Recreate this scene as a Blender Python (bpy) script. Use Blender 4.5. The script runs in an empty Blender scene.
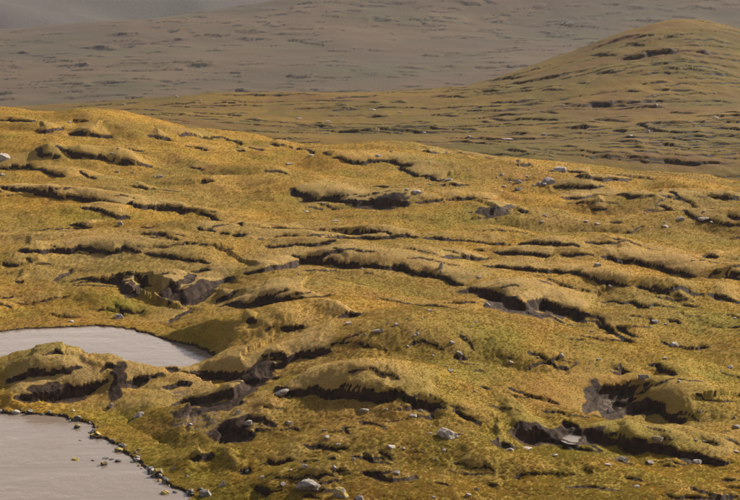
import bpy, bmesh, math, random
import numpy as np

# ------------------------------------------------------------------ camera, light, sky
CAM_H = 42.6
PITCH = math.radians(10.7)
F = 1669.0                      # focal length in pixels of the 740 px wide photograph
SUN_AZ, SUN_EL = math.radians(46), math.radians(29)
SUN_STRENGTH, SKY_STRENGTH, EXPOSURE = 5.0, 0.05, 1.15
HAZE_DENSITY = 3.5e-5

sc = bpy.context.scene
col = sc.collection
cam_data = bpy.data.cameras.new('camera')
cam_data.sensor_width = 36.0
cam_data.lens = 36.0 * F / 740.0
cam_data.clip_start, cam_data.clip_end = 1.0, 30000.0
cam = bpy.data.objects.new('camera', cam_data)
col.objects.link(cam)
cam.location = (0, 0, CAM_H)
cam.rotation_euler = (math.pi / 2 - PITCH, 0, 0)
sc.camera = cam

world = bpy.data.worlds.new('World')
sc.world = world
world.use_nodes = True
wn = world.node_tree
for n in list(wn.nodes): wn.nodes.remove(n)
w_out = wn.nodes.new('ShaderNodeOutputWorld')
w_bg = wn.nodes.new('ShaderNodeBackground')
w_sky = wn.nodes.new('ShaderNodeTexSky')
w_sky.sky_type = 'NISHITA'
w_sky.sun_disc = False
w_sky.sun_elevation = SUN_EL
w_sky.sun_rotation = SUN_AZ
w_sky.air_density = 1.0
w_sky.dust_density = 3.0
w_sky.ozone_density = 1.0
w_mix = wn.nodes.new('ShaderNodeMix'); w_mix.data_type = 'RGBA'      # thin even cloud veil
w_mix.inputs[7].default_value = (13.5, 11.6, 10.2, 1)
w_geo = wn.nodes.new('ShaderNodeTexCoord'); w_sep = wn.nodes.new('ShaderNodeSeparateXYZ')
wn.links.new(w_geo.outputs['Generated'], w_sep.inputs[0])
w_rng = wn.nodes.new('ShaderNodeMapRange'); w_rng.interpolation_type = 'SMOOTHSTEP'     # thicker towards the horizon all round
for k_, v_ in zip(('From Min', 'From Max', 'To Min', 'To Max'), (0.03, 0.45, 0.9, 0.06)): w_rng.inputs[k_].default_value = v_
wn.links.new(w_sep.outputs[2], w_rng.inputs['Value'])
wn.links.new(w_rng.outputs[0], w_mix.inputs[0])
wn.links.new(w_sky.outputs[0], w_mix.inputs[6])
wn.links.new(w_mix.outputs[2], w_bg.inputs[0])
w_bg.inputs[1].default_value = SKY_STRENGTH
wn.links.new(w_bg.outputs[0], w_out.inputs[0])

sun_data = bpy.data.lights.new('sun', 'SUN')
sun_data.energy = SUN_STRENGTH
sun_data.angle = math.radians(0.5)
sun_data.color = (1.0, 0.905, 0.755)
sun = bpy.data.objects.new('sun', sun_data)
col.objects.link(sun)
sun.rotation_euler = (math.pi / 2 - SUN_EL, 0, math.pi - SUN_AZ)
sun.location = (0, 0, 500)

sc.view_settings.view_transform = 'Standard'
sc.view_settings.look = 'None'
sc.view_settings.exposure = EXPOSURE
sc.view_settings.gamma = 1.0
sc.cycles.volume_bounces = 1
sc.cycles.max_bounces = 6

# ------------------------------------------------------------------ small helpers
rng = np.random.default_rng(7)
random.seed(7)
CP, SP = math.cos(PITCH), math.sin(PITCH)

def ray(px, py):
    a, b = (px - 370.0) / F, (250.0 - py) / F
    return a, CP + b * SP, -SP + b * CP

def at_depth(px, py, Y):
    x, y, z = ray(px, py)
    k = Y / y
    return (x * k, Y, CAM_H + z * k)

def at_height(px, py, Z):
    x, y, z = ray(px, py)
    k = (Z - CAM_H) / z
    return (x * k, y * k, Z)

def proj(X, Y, Z):
    d = Y * CP - (Z - CAM_H) * SP
    return 370 + F * X / d, 250 - F * (Y * SP + (Z - CAM_H) * CP) / d

def hash2(ix, iy, seed):
    h = (ix.astype(np.int64) * 374761393 + iy.astype(np.int64) * 668265263 + seed * 1442695041) & 0xFFFFFFFF
    h = ((h ^ (h >> 13)) * 1274126177) & 0xFFFFFFFF
    return ((h ^ (h >> 16)) & 0xFFFFFF).astype(np.float32) / float(0xFFFFFF)

def noise(x, y, seed=0):
    ix, iy = np.floor(x), np.floor(y)
    fx, fy = x - ix, y - iy
    ix, iy = ix.astype(np.int64), iy.astype(np.int64)
    u = fx * fx * fx * (fx * (fx * 6 - 15) + 10)
    v = fy * fy * fy * (fy * (fy * 6 - 15) + 10)
    def g(i, j, dx, dy):
        a = hash2(ix + i, iy + j, seed) * 6.2831853
        return np.cos(a) * dx + np.sin(a) * dy
    n0 = g(0, 0, fx, fy) * (1 - u) + g(1, 0, fx - 1, fy) * u
    n1 = g(0, 1, fx, fy - 1) * (1 - u) + g(1, 1, fx - 1, fy - 1) * u
    return (n0 * (1 - v) + n1 * v) * 1.45

def fbm(x, y, seed=0, octaves=3, gain=0.5):
    s, a = 0, 1.0
    for k in range(octaves):
        s = s + a * noise(x * 2 ** k + 17.3 * k, y * 2 ** k - 9.1 * k, seed + k)
        a *= gain
    return s

def smooth(e0, e1, x):
    t = np.clip((x - e0) / (e1 - e0), 0, 1)
    return t * t * (3 - 2 * t)

class Plate:
    """thin plate spline through control points"""
    def __init__(self, pts, lam=0.5, s=100.0):
        P = np.array(pts, float)
        self.s = s
        self.c = P[:, :2] / s
        n = len(P)
        K = self.k(self.c, self.c) + lam * np.eye(n) * 0.01
        A = np.zeros((n + 3, n + 3))
        A[:n, :n] = K
        A[:n, n] = 1; A[:n, n + 1:] = self.c
        A[n, :n] = 1; A[n + 1:, :n] = self.c.T
        b = np.zeros(n + 3); b[:n] = P[:, 2]
        self.w = np.linalg.solve(A, b)
    @staticmethod
    def k(a, b):
        d2 = ((a[:, None, :] - b[None, :, :]) ** 2).sum(-1)
        return 0.5 * d2 * np.log(d2 + 1e-12)
    def __call__(self, X, Y):
        sh = X.shape
        q = np.stack([X.ravel(), Y.ravel()], 1) / self.s
        out = np.empty(len(q))
        n = len(self.c)
        for i in range(0, len(q), 100000):
            p = q[i:i + 100000]
            out[i:i + 100000] = self.k(p, self.c) @ self.w[:n] + self.w[n] + p @ self.w[n + 1:]
        return out.reshape(sh)

class Surf:
    """height sheet on a fan of columns (t = x / y) and rows (y)"""
    def __init__(self, t, rows):
        self.t, self.rows = t, rows
        self.X = rows[:, None] * t[None, :]
        self.Y = np.repeat(rows[:, None], len(t), 1)
        self.Z = np.zeros_like(self.X)
    def hit(self, px, py, ymin=0):
        x, y, z = ray(px, py)
        tt = min(max(x / y, self.t[0]), self.t[-1] - 1e-6)
        j = int(np.searchsorted(self.t, tt, side='right') - 1)
        f = (tt - self.t[j]) / (self.t[j + 1] - self.t[j])
        Z = self.Z[:, j] * (1 - f) + self.Z[:, j + 1] * f
        Yr = self.rows
        _, pp = proj(tt * Yr, Yr, Z)
        i0 = int(np.searchsorted(Yr, ymin))
        idx = np.nonzero(pp[i0:] <= py)[0]
        i = (idx[0] + i0) if len(idx) else len(Yr) - 1
        if i == 0: return (tt * Yr[0], Yr[0], Z[0])
        g = (pp[i - 1] - py) / max(pp[i - 1] - pp[i], 1e-6)
        g = min(max(g, 0), 1)
        yy = Yr[i - 1] * (1 - g) + Yr[i] * g
        return (tt * yy, yy, Z[i - 1] * (1 - g) + Z[i] * g)
    def height(self, x, y):
        tt = np.asarray(x) / np.asarray(y)
        j = np.clip(np.searchsorted(self.t, tt, side='right') - 1, 0, len(self.t) - 2)
        i = np.clip(np.searchsorted(self.rows, y, side='right') - 1, 0, len(self.rows) - 2)
        f = np.clip((tt - self.t[j]) / (self.t[j + 1] - self.t[j]), 0, 1)
        g = np.clip((y - self.rows[i]) / (self.rows[i + 1] - self.rows[i]), 0, 1)
        A = self.Z
        return (A[i, j] * (1 - f) + A[i, j + 1] * f) * (1 - g) + (A[i + 1, j] * (1 - f) + A[i + 1, j + 1] * f) * g
    def sample(self, A, x, y):
        tt = np.asarray(x) / np.asarray(y)
        j = np.clip(np.searchsorted(self.t, tt, side='right') - 1, 0, len(self.t) - 2)
        i = np.clip(np.searchsorted(self.rows, y, side='right') - 1, 0, len(self.rows) - 2)
        return A[i, j]

def resample(P, step):
    """Catmull-Rom through P (n,2), points about step apart"""
    P = np.array(P, float)
    if len(P) == 2: P = np.array([P[0], (P[0] + P[1]) / 2, P[1]])
    Q = np.vstack([2 * P[0] - P[1], P, 2 * P[-1] - P[-2]])
    out = []
    for i in range(1, len(Q) - 2):
        a, b, c, d = Q[i - 1:i + 3]
        n = max(2, int(np.hypot(*(c - b)) / step) + 1)
        for u in np.arange(n) / n:
            out.append(0.5 * (2 * b + (c - a) * u + (2 * a - 5 * b + 4 * c - d) * u * u + (3 * b - a - 3 * c + d) * u ** 3))
    out.append(P[-1])
    return np.array(out)

def carve(S, Xw, Yw, path, s, w, L1, L2, peat, pid, raise_, number, lip=None, up=0.5, bare=0.12, soft=0.26, hang=0.0):
    """cut one peat edge along path: turf on the left of travel is high, bare peat on the right"""
    if len(path) < 2: return
    R = max(2.2 * L1, w + 3.5 * L2) + 1.0
    x0, y0 = path.min(0) - R; x1, y1 = path.max(0) + R
    i0, i1 = np.searchsorted(S.rows, [y0, y1])
    tl = min(x0 / max(y0, 1), x0 / y1); th = max(x1 / max(y0, 1), x1 / y1)
    j0, j1 = np.searchsorted(S.t, [tl, th])
    if i1 - i0 < 2 or j1 - j0 < 2: return
    sl = (slice(i0, i1), slice(j0, j1))
    x, y = Xw[sl], Yw[sl]
    best = np.full(x.shape, 1e9); sgn = np.zeros(x.shape); arc = np.zeros(x.shape)
    seg = np.hypot(*np.diff(path, axis=0).T); cum = np.concatenate([[0], np.cumsum(seg)])
    for k in range(len(path) - 1):
        ax, ay = path[k]; bx, by = path[k + 1]
        dx, dy = bx - ax, by - ay
        l2 = dx * dx + dy * dy + 1e-9
        u = np.clip(((x - ax) * dx + (y - ay) * dy) / l2, 0, 1)
        qx, qy = x - ax - u * dx, y - ay - u * dy
        d2 = qx * qx + qy * qy
        m = d2 < best
        best = np.where(m, d2, best)
        sgn = np.where(m, np.sign(dx * qy - dy * qx), sgn)
        arc = np.where(m, cum[k] + u * seg[k], arc)
    d = np.sqrt(best) * sgn
    T = cum[-1]
    tp = min(1.0 * s + 0.4, T * 0.35)
    tap = smooth(0, 1, np.minimum(arc, T - arc) / tp) * (0.85 + 0.35 * noise(arc * 0.35, arc * 0 + pid * 3.7, 91))
    dp = np.maximum(d, 0)
    e2 = np.minimum(arc, T - arc); rt = 0.30 + 0.70 * smooth(0, 1, e2 / min(2.0 + 3.0 * s, 0.5 * T))
    hi = s * up * rt * (0.85 + 0.80 * (1 - np.exp(-dp / (0.24 * L1)))) * np.exp(-(dp / L1) ** 2) - 0.20 * s * np.exp(-np.maximum(d, 0) / (0.40 + 0.25 * s))
    lo = -(1 - up) * s * np.exp(np.minimum(d + w, 0) / L2)
    st = smooth(-soft * (0.6 + s), soft * 0.5, d)
    S.Z[sl] += tap * (lo * (1 - st) + hi * st)
    wv = w * (0.55 + 0.9 * noise(x * 0.5, y * 0.3, 55)) + bare
    pm = smooth(-wv - 0.25, -wv + 0.1, d) * (1 - smooth(-0.02 - hang, 0.08 - hang, d)) * smooth(0.12, 0.3, tap)
    up_m = pm > peat[sl]
    peat[sl] = np.maximum(peat[sl], pm)
    number[sl] = np.where(up_m & (pm > 0.4), pid, number[sl])
    raise_[sl] = np.maximum(raise_[sl], tap * np.exp(-(np.maximum(d, 0) / (L1 * 0.9)) ** 2) * st * min(1, s))
    if lip is not None:
        lip[sl] = np.maximum(lip[sl], tap * np.exp(-((d - 0.05) / 0.2) ** 2))

def tag(o, label=None, category=None, group=None, kind=None):
    if label: o['label'] = label
    if category: o['category'] = category
    if group: o['group'] = group
    if kind: o['kind'] = kind
    return o

def grid_mesh(name, S, faces, attrs, mat):
    """mesh from a subset of grid faces (flat index array of the lower-left corners)"""
    n = S.X.shape[1]
    q = np.stack([faces, faces + 1, faces + n + 1, faces + n], 1)
    used, inv = np.unique(q, return_inverse=True)
    inv = inv.reshape(-1)
    me = bpy.data.meshes.new(name)
    me.vertices.add(len(used))
    co = np.stack([S.X.ravel()[used], S.Y.ravel()[used], S.Z.ravel()[used]], 1).astype(np.float32)
    me.vertices.foreach_set('co', co.ravel())
    me.loops.add(len(inv)); me.polygons.add(len(faces))
    me.loops.foreach_set('vertex_index', inv.astype(np.int32))
    me.polygons.foreach_set('loop_start', (np.arange(len(faces)) * 4).astype(np.int32))
    me.polygons.foreach_set('use_smooth', np.ones(len(faces), bool))
    me.update(calc_edges=True)
    for k, A in attrs.items():
        if A.ndim == 3:
            at = me.attributes.new(k, 'FLOAT_VECTOR', 'POINT')
            at.data.foreach_set('vector', A.reshape(-1, 3)[used].astype(np.float32).ravel())
        else:
            at = me.attributes.new(k, 'FLOAT', 'POINT')
            at.data.foreach_set('value', A.ravel()[used].astype(np.float32))
    me.materials.append(mat)
    return me

def sheet(name, S, attrs, mat, number, npieces, label, category):
    """terrain object; faces of each bare peat edge become a child of it"""
    r, c = S.X.shape
    idx = (np.arange(r - 1)[:, None] * c + np.arange(c - 1)[None, :]).ravel()
    num = number[:-1, :-1].ravel()
    o = bpy.data.objects.new(name, grid_mesh(name, S, idx[num == 0], attrs, mat))
    col.objects.link(o)
    tag(o, label, category, kind='structure')
    for k in range(1, npieces + 1):
        f = idx[num == k]
        if len(f) < 6: continue
        p = bpy.data.objects.new('peat_bank', grid_mesh('peat_bank', S, f, attrs, mat))
        col.objects.link(p); p.parent = o
    f = idx[num < 0]
    if len(f):
        p = bpy.data.objects.new('peat_scars', grid_mesh('peat_scars', S, f, attrs, mat))
        col.objects.link(p); p.parent = o; p['kind'] = 'stuff'
    return o

# ------------------------------------------------------------------ materials
class NT:
    def __init__(self, name):
        self.m = bpy.data.materials.new(name); self.m.use_nodes = True
        self.t = self.m.node_tree
        for n in list(self.t.nodes): self.t.nodes.remove(n)
        self.out = self.n('ShaderNodeOutputMaterial')
        self.pos = None
    def n(self, kind, **kw):
        x = self.t.nodes.new(kind)
        for k, v in kw.items(): setattr(x, k, v)
        return x
    def l(self, a, b): self.t.links.new(a, b)
    def put(self, sock, v):
        if isinstance(v, bpy.types.NodeSocket): self.l(v, sock)
        else: sock.default_value = v
    def noise(self, scale, detail=3, rough=0.55, vec=None, stretch=None):
        if self.pos is None: self.pos = self.n('ShaderNodeNewGeometry').outputs['Position']
        v = vec or self.pos
        if stretch:
            mp = self.n('ShaderNodeMapping'); mp.inputs['Scale'].default_value = stretch
            self.l(v, mp.inputs['Vector']); v = mp.outputs[0]
        x = self.n('ShaderNodeTexNoise')
        x.inputs['Scale'].default_value = scale; x.inputs['Detail'].default_value = detail
        x.inputs['Roughness'].default_value = rough
        self.l(v, x.inputs['Vector'])
        return x.outputs['Fac']
    def ramp(self, v, a, b, lo=0.0, hi=1.0):
        x = self.n('ShaderNodeMapRange'); x.interpolation_type = 'SMOOTHSTEP'
        self.put(x.inputs['Value'], v)
        for k, q in zip(('From Min', 'From Max', 'To Min', 'To Max'), (a, b, lo, hi)): x.inputs[k].default_value = q
        return x.outputs['Result']
    def math(self, op, a, b=0.0):
        x = self.n('ShaderNodeMath', operation=op)
        self.put(x.inputs[0], a); self.put(x.inputs[1], b)
        return x.outputs[0]
    def mix(self, f, a, b, mode='MIX'):
        x = self.n('ShaderNodeMix', data_type='RGBA', blend_type=mode)
        self.put(x.inputs[0], f); self.put(x.inputs[6], a); self.put(x.inputs[7], b)
        return x.outputs[2]
    def attr(self, name, kind='GEOMETRY'):
        x = self.n('ShaderNodeAttribute', attribute_name=name, attribute_type=kind)
        return x

def rgb(r, g, b): return (r, g, b, 1)

def moor_colour(T, kind, P):
    """colour of the grass cover: noise patches plus the vegetation zones stored on the sheet"""
    tone = T.attr('tone', kind)
    sep = T.n('ShaderNodeSeparateXYZ'); T.l(tone.outputs['Vector'], sep.inputs[0])
    big = T.noise(0.05 * P['k'], 3); mid = T.noise(0.22 * P['k'], 4, 0.6, stretch=(1, 0.6, 1)); fine = T.noise(1.3 * P['k'], 4, 0.65)
    c = T.mix(T.ramp(big, 0.38, 0.62), P['gold'], P['olive'])
    c = T.mix(T.math('MULTIPLY', T.ramp(mid, 0.50, 0.68), 0.70), c, P['rust'])
    c = T.mix(T.math('MULTIPLY', T.ramp(fine, 0.50, 0.72), 0.45), c, P['green'])
    c = T.mix(T.math('MULTIPLY', T.ramp(T.noise(0.085 * P['k'], 4, 0.6, stretch=(0.6, 1, 1)), 0.52, 0.68), 0.42), c, P['green'])
    c = T.mix(T.math('MULTIPLY', T.math('MULTIPLY', sep.outputs[0], T.ramp(T.noise(0.6 * P['k'], 3), 0.15, 0.5)), 0.9), c, P['straw'])
    c = T.mix(T.math('MULTIPLY', T.math('MULTIPLY', sep.outputs[1], T.ramp(mid, 0.3, 0.6)), 0.85), c, P['green'])
    c = T.mix(T.math('MULTIPLY', sep.outputs[2], 0.8), c, P['rust'])
    return c, fine

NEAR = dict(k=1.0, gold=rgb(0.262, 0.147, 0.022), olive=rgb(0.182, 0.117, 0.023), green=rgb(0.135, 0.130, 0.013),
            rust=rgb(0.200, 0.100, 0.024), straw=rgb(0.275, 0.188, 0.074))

def ground_material(name, P, bump=1.0):
    T = NT(name)
    c, fine = moor_colour(T, 'GEOMETRY', P)
    grain = T.noise(5.0 * P['k'], 4, 0.7); speck = T.noise(14.0 * P['k'], 2, 0.6)
    v = T.math('MULTIPLY_ADD', grain, 1.0); v.node.inputs[2].default_value = 0.5
    c = T.mix(1.0, c, v, 'MULTIPLY')
    pa = T.attr('peat').outputs['Fac']; sa = T.attr('gravel').outputs['Fac']
    pe = T.mix(T.ramp(T.noise(2.2 * P['k'], 4, 0.65), 0.35, 0.7), P.get('peat0', rgb(0.014, 0.009, 0.006)), P.get('peat1', rgb(0.055, 0.029, 0.016)))
    c = T.mix(T.ramp(pa, 0.35, 0.6), c, pe)
    gr = T.mix(T.ramp(T.noise(6.0, 3, 0.7), 0.4, 0.62), rgb(0.06, 0.040, 0.027), rgb(0.17, 0.125, 0.092))
    c = T.mix(T.ramp(T.math('MULTIPLY', sa, T.ramp(T.noise(1.6, 5, 0.7), 0.40, 0.58)), 0.3, 0.6), c, gr)
    b = T.n('ShaderNodeBsdfPrincipled')
    T.l(c, b.inputs['Base Color'])
    T.put(b.inputs['Roughness'], T.ramp(pa, 0.4, 0.7, 0.95, 0.75)); b.inputs['Specular IOR Level'].default_value = 0.06
    bp = T.n('ShaderNodeBump'); bp.inputs['Distance'].default_value = 0.12 / P['k']; bp.inputs['Strength'].default_value = 0.9 * bump
    T.l(T.math('ADD', grain, T.math('MULTIPLY', speck, 0.4)), bp.inputs['Height'])
    T.l(bp.outputs[0], b.inputs['Normal'])
    T.l(b.outputs[0], T.out.inputs['Surface'])
    return T.m

def tuft_material():
    T = NT('tussock_grass')
    c, fine = moor_colour(T, 'INSTANCER', NEAR)
    v = T.attr('tint', 'INSTANCER').outputs['Fac']
    c = T.mix(T.ramp(v, 0.60, 0.95, 0.0, 0.42), c, rgb(0.36, 0.25, 0.095))      # dry tips
    c = T.mix(T.ramp(v, 0.0, 0.35, 0.45, 0.0), c, rgb(0.105, 0.085, 0.022))
    hue = T.attr('hue', 'INSTANCER').outputs['Fac']
    c = T.mix(T.ramp(hue, 0.75, 1.0, 0.0, 0.45), c, rgb(0.15, 0.15, 0.016))
    c = T.mix(T.ramp(hue, 0.0, 0.22, 0.55, 0.0), c, rgb(0.20, 0.10, 0.03))
    c = T.mix(1.0, c, rgb(1.15, 1.15, 1.15), 'MULTIPLY')
    d = T.n('ShaderNodeBsdfDiffuse'); T.l(c, d.inputs[0])
    tr = T.n('ShaderNodeBsdfTranslucent'); T.l(c, tr.inputs[0])
    m = T.n('ShaderNodeMixShader'); m.inputs[0].default_value = 0.42
    T.l(d.outputs[0], m.inputs[1]); T.l(tr.outputs[0], m.inputs[2]); T.l(m.outputs[0], T.out.inputs['Surface'])
    return T.m

def rock_material(name, dark, light, lichen, amount, wet=0.0):
    T = NT(name)
    tc = T.n('ShaderNodeTexCoord').outputs['Object']
    oi = T.n('ShaderNodeObjectInfo').outputs['Random']
    add = T.n('ShaderNodeVectorMath', operation='ADD'); T.l(tc, add.inputs[0])
    comb = T.n('ShaderNodeCombineXYZ'); T.l(T.math('MULTIPLY', oi, 40.0), comb.inputs[0]); T.l(comb.outputs[0], add.inputs[1])
    vec = add.outputs[0]
    a = T.noise(3.0, 5, 0.65, vec); b_ = T.noise(11.0, 4, 0.7, vec)
    c = T.mix(T.ramp(a, 0.35, 0.65), dark, light)
    c = T.mix(1.0, c, T.ramp(b_, 0.2, 0.8, 0.55, 1.3), 'MULTIPLY')
    g = T.n('ShaderNodeNewGeometry'); sp = T.n('ShaderNodeSeparateXYZ'); T.l(g.outputs['Normal'], sp.inputs[0])
    lm = T.math('MULTIPLY', T.ramp(T.noise(2.4, 3, 0.6, vec), 0.62 - 0.25 * amount, 0.70 - 0.25 * amount), T.ramp(sp.outputs[2], 0.0, 0.6))
    c = T.mix(T.math('MULTIPLY', lm, min(1, 0.25 + amount)), c, lichen)
    b = T.n('ShaderNodeBsdfPrincipled'); T.l(c, b.inputs['Base Color'])
    b.inputs['Roughness'].default_value = 0.9 - 0.45 * wet; b.inputs['Specular IOR Level'].default_value = 0.3
    bp = T.n('ShaderNodeBump'); bp.inputs['Distance'].default_value = 0.08; bp.inputs['Strength'].default_value = 0.8
    T.l(T.math('ADD', a, b_), bp.inputs['Height']); T.l(bp.outputs[0], b.inputs['Normal'])
    T.l(b.outputs[0], T.out.inputs['Surface'])
    return T.m

def water_material():
    T = NT('pond_water')
    b = T.n('ShaderNodeBsdfPrincipled')
    b.inputs['Base Color'].default_value = (0.155, 0.120, 0.094, 1)
    b.inputs['IOR'].default_value = 1.333
    gust = T.noise(0.10, 3, 0.6, stretch=(0.6, 1.6, 1))
    T.put(b.inputs['Roughness'], T.ramp(gust, 0.40, 0.62, 0.03, 0.14))
    r1 = T.noise(1.1, 4, 0.65, stretch=(1, 0.55, 1)); r2 = T.noise(5.0, 2, 0.5, stretch=(1, 0.6, 1))
    h = T.math('MULTIPLY', T.math('ADD', r1, T.math('MULTIPLY', r2, 0.25)), T.ramp(gust, 0.35, 0.60, 0.25, 1.0))
    bp = T.n('ShaderNodeBump'); bp.inputs['Distance'].default_value = 0.055; bp.inputs['Strength'].default_value = 1.0
    T.l(h, bp.inputs['Height']); T.l(bp.outputs[0], b.inputs['Normal'])
    T.l(b.outputs[0], T.out.inputs['Surface'])
    return T.m

M_NEAR = ground_material('moor_grass_and_peat', NEAR)
M_MID = ground_material('hill_grass_and_peat_cloud_shaded', dict(k=0.40, gold=rgb(0.128, 0.076, 0.012), olive=rgb(0.084, 0.058, 0.011), green=rgb(0.066, 0.055, 0.009),  # cloud shadow over the hill is put into these darker grass colours
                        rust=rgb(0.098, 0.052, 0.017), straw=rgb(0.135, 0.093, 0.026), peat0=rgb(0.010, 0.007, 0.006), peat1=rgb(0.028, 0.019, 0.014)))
M_FAR = ground_material('far_heather_and_peat_cloud_shaded', dict(k=0.10, gold=rgb(0.082, 0.055, 0.030), olive=rgb(0.053, 0.041, 0.025), green=rgb(0.048, 0.046, 0.021),  # dark heather tones, lowered further to paint in the cloud shadow
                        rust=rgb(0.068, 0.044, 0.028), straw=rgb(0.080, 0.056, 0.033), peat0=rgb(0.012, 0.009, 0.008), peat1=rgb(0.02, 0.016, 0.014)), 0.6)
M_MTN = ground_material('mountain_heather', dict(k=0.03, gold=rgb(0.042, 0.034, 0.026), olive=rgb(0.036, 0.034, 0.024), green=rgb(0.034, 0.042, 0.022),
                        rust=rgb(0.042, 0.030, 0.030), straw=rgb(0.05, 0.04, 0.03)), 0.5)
M_TUFT = tuft_material()
M_WATER = water_material()
YEL = rgb(0.30, 0.21, 0.03)
M_ROCK = rock_material('pale_gneiss', rgb(0.16, 0.13, 0.11), rgb(0.38, 0.33, 0.285), rgb(0.46, 0.43, 0.38), 0.3)
M_GREY = rock_material('grey_gneiss', rgb(0.11, 0.095, 0.085), rgb(0.30, 0.26, 0.23), rgb(0.42, 0.39, 0.36), 0.25)
M_LICHEN = rock_material('lichened_rock', rgb(0.10, 0.085, 0.075), rgb(0.32, 0.28, 0.25), YEL, 0.75)
M_WET = rock_material('wet_shore_stone', rgb(0.030, 0.026, 0.023), rgb(0.13, 0.11, 0.095), rgb(0.40, 0.37, 0.34), 0.35, 0.6)
M_WETL = rock_material('wet_lichened_stone', rgb(0.028, 0.024, 0.021), rgb(0.11, 0.095, 0.08), YEL, 0.9, 0.6)
M_PEATROCK = rock_material('dark_peaty_rock', rgb(0.035, 0.025, 0.02), rgb(0.10, 0.07, 0.05), rgb(0.14, 0.11, 0.05), 0.3)

# ------------------------------------------------------------------ near moorland
POND0, POND1 = 0.0, 1.2
ctrl_px = [  # pixel, forward distance
    (0, 300, 184), (0, 250, 205), (0, 200, 240), (0, 150, 285), (0, 108, 326), (-150, 300, 184), (-150, 150, 285), (-150, 105, 326), (-150, 250, 205),
    (100, 300, 184), (100, 250, 206), (100, 200, 240), (100, 150, 284), (100, 117, 322),
    (200, 200, 242), (200, 250, 207), (200, 300, 182), (200, 155, 288), (200, 129, 318),
    (200, 420, 140), (200, 480, 124.5), (250, 350, 160), (270, 320, 168),
    (300, 450, 130), (300, 500, 119), (300, 400, 141), (280, 290, 181),
    (370, 500, 118), (370, 440, 130), (370, 390, 142), (370, 340, 156), (370, 310, 165), (370, 282, 186), (370, 255, 203), (370, 225, 222), (370, 190, 254), (370, 147, 300),
    (460, 330, 162), (460, 420, 135), (470, 290, 184), (470, 480, 122),
    (560, 470, 126), (560, 400, 145), (560, 340, 162), (560, 290, 186), (560, 250, 208), (560, 200, 245), (560, 166, 285),
    (650, 440, 135), (650, 360, 158), (650, 230, 223), (650, 176, 277),
    (740, 500, 122), (740, 430, 139), (740, 350, 163), (740, 280, 193), (740, 220, 230), (740, 188, 270),
    (900, 500, 122), (900, 430, 140), (900, 350, 165), (900, 280, 195), (900, 200, 262),
    (62, 349, 157.5), (20, 362, 155), (100, 371, 153.5), (60, 400, 148), (-100, 375, 153), (140, 400, 146),
    (-150, 500, 123), (0, 520, 119), (120, 520, 118),
]
ctrl = [at_depth(*c) for c in ctrl_px]
ctrl += [at_height(-60, 345, POND1), at_height(60, 335, POND1), at_height(150, 352, POND1), at_height(30, 450, POND0), at_height(-100, 450, POND0)]
for x in (-160, -100, -50, 0, 50, 100, 160):
    ctrl += [(x * 0.7, 108, 2.2)]
for px, cy in ((-200, 100), (-80, 105), (0, 108), (100, 117), (200, 129), (300, 140), (370, 147), (460, 156), (560, 166), (650, 176), (740, 188), (900, 200)):
    ctrl += [at_depth(px, cy + 28, 370), at_depth(px, cy + 50, 430)]
plate = Plate(ctrl, 0.3)

def near_rows():
    r = list(np.arange(2, 100, 4.0)) + list(np.arange(100, 111, 1.0))
    y = 111.0
    while y < 340:
        r.append(y); y += 0.165 * (y / 120.0) ** 1.05
    while y < 430:
        r.append(y); y += 1.5
    return np.array(r)
t_in = np.linspace(-0.252, 0.252, 860)
t_out = np.linspace(0.256, 0.52, 50)
S = Surf(np.concatenate([-t_out[::-1], t_in, t_out]), near_rows())
S.Z = plate(S.X, np.maximum(S.Y, 106.0))
back = np.clip((106 - S.Y) / 106, 0, 1)
S.Z = S.Z * (1 - back) + back * 2 + (CAM_H - 4.0) * back ** 1.45       # hillside below the viewpoint
S.Z += 0.40 * fbm(S.X / 14, S.Y / 20, 3, 2)
wx_, wy_ = S.X + 3.0 * noise(S.X / 9, S.Y / 9, 5), S.Y + 3.0 * noise(S.X / 10, S.Y / 10, 6)
billow = np.abs(noise(wx_ / 28 - 0.2 * wy_ / 17, wy_ / 15, 7)) + 0.20 * np.abs(noise(wx_ / 12, wy_ / 7.0, 8))      # rounded turf mounds with creases between
S.Z += smooth(100, 116, S.Y) * (2.6 * np.sqrt(billow * billow + 0.008) - 0.9 + 1.1 * noise(S.X / 42, S.Y / 26, 9))

def poly_sd(X, Y, P):
    """signed distance to polygon P, negative inside"""
    best = np.full(X.shape, 1e9); inside = np.zeros(X.shape, bool)
    n = len(P)
    for k in range(n):
        ax, ay = P[k]; bx, by = P[(k + 1) % n]
        dx, dy = bx - ax, by - ay
        u = np.clip(((X - ax) * dx + (Y - ay) * dy) / (dx * dx + dy * dy + 1e-9), 0, 1)
        best = np.minimum(best, (X - ax - u * dx) ** 2 + (Y - ay - u * dy) ** 2)
        cr = ((ay > Y) != (by > Y)) & (X < (bx - ax) * (Y - ay) / (by - ay + 1e-12) + ax)
        inside ^= cr
    d = np.sqrt(best)
    return np.where(inside, -d, d)

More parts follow.
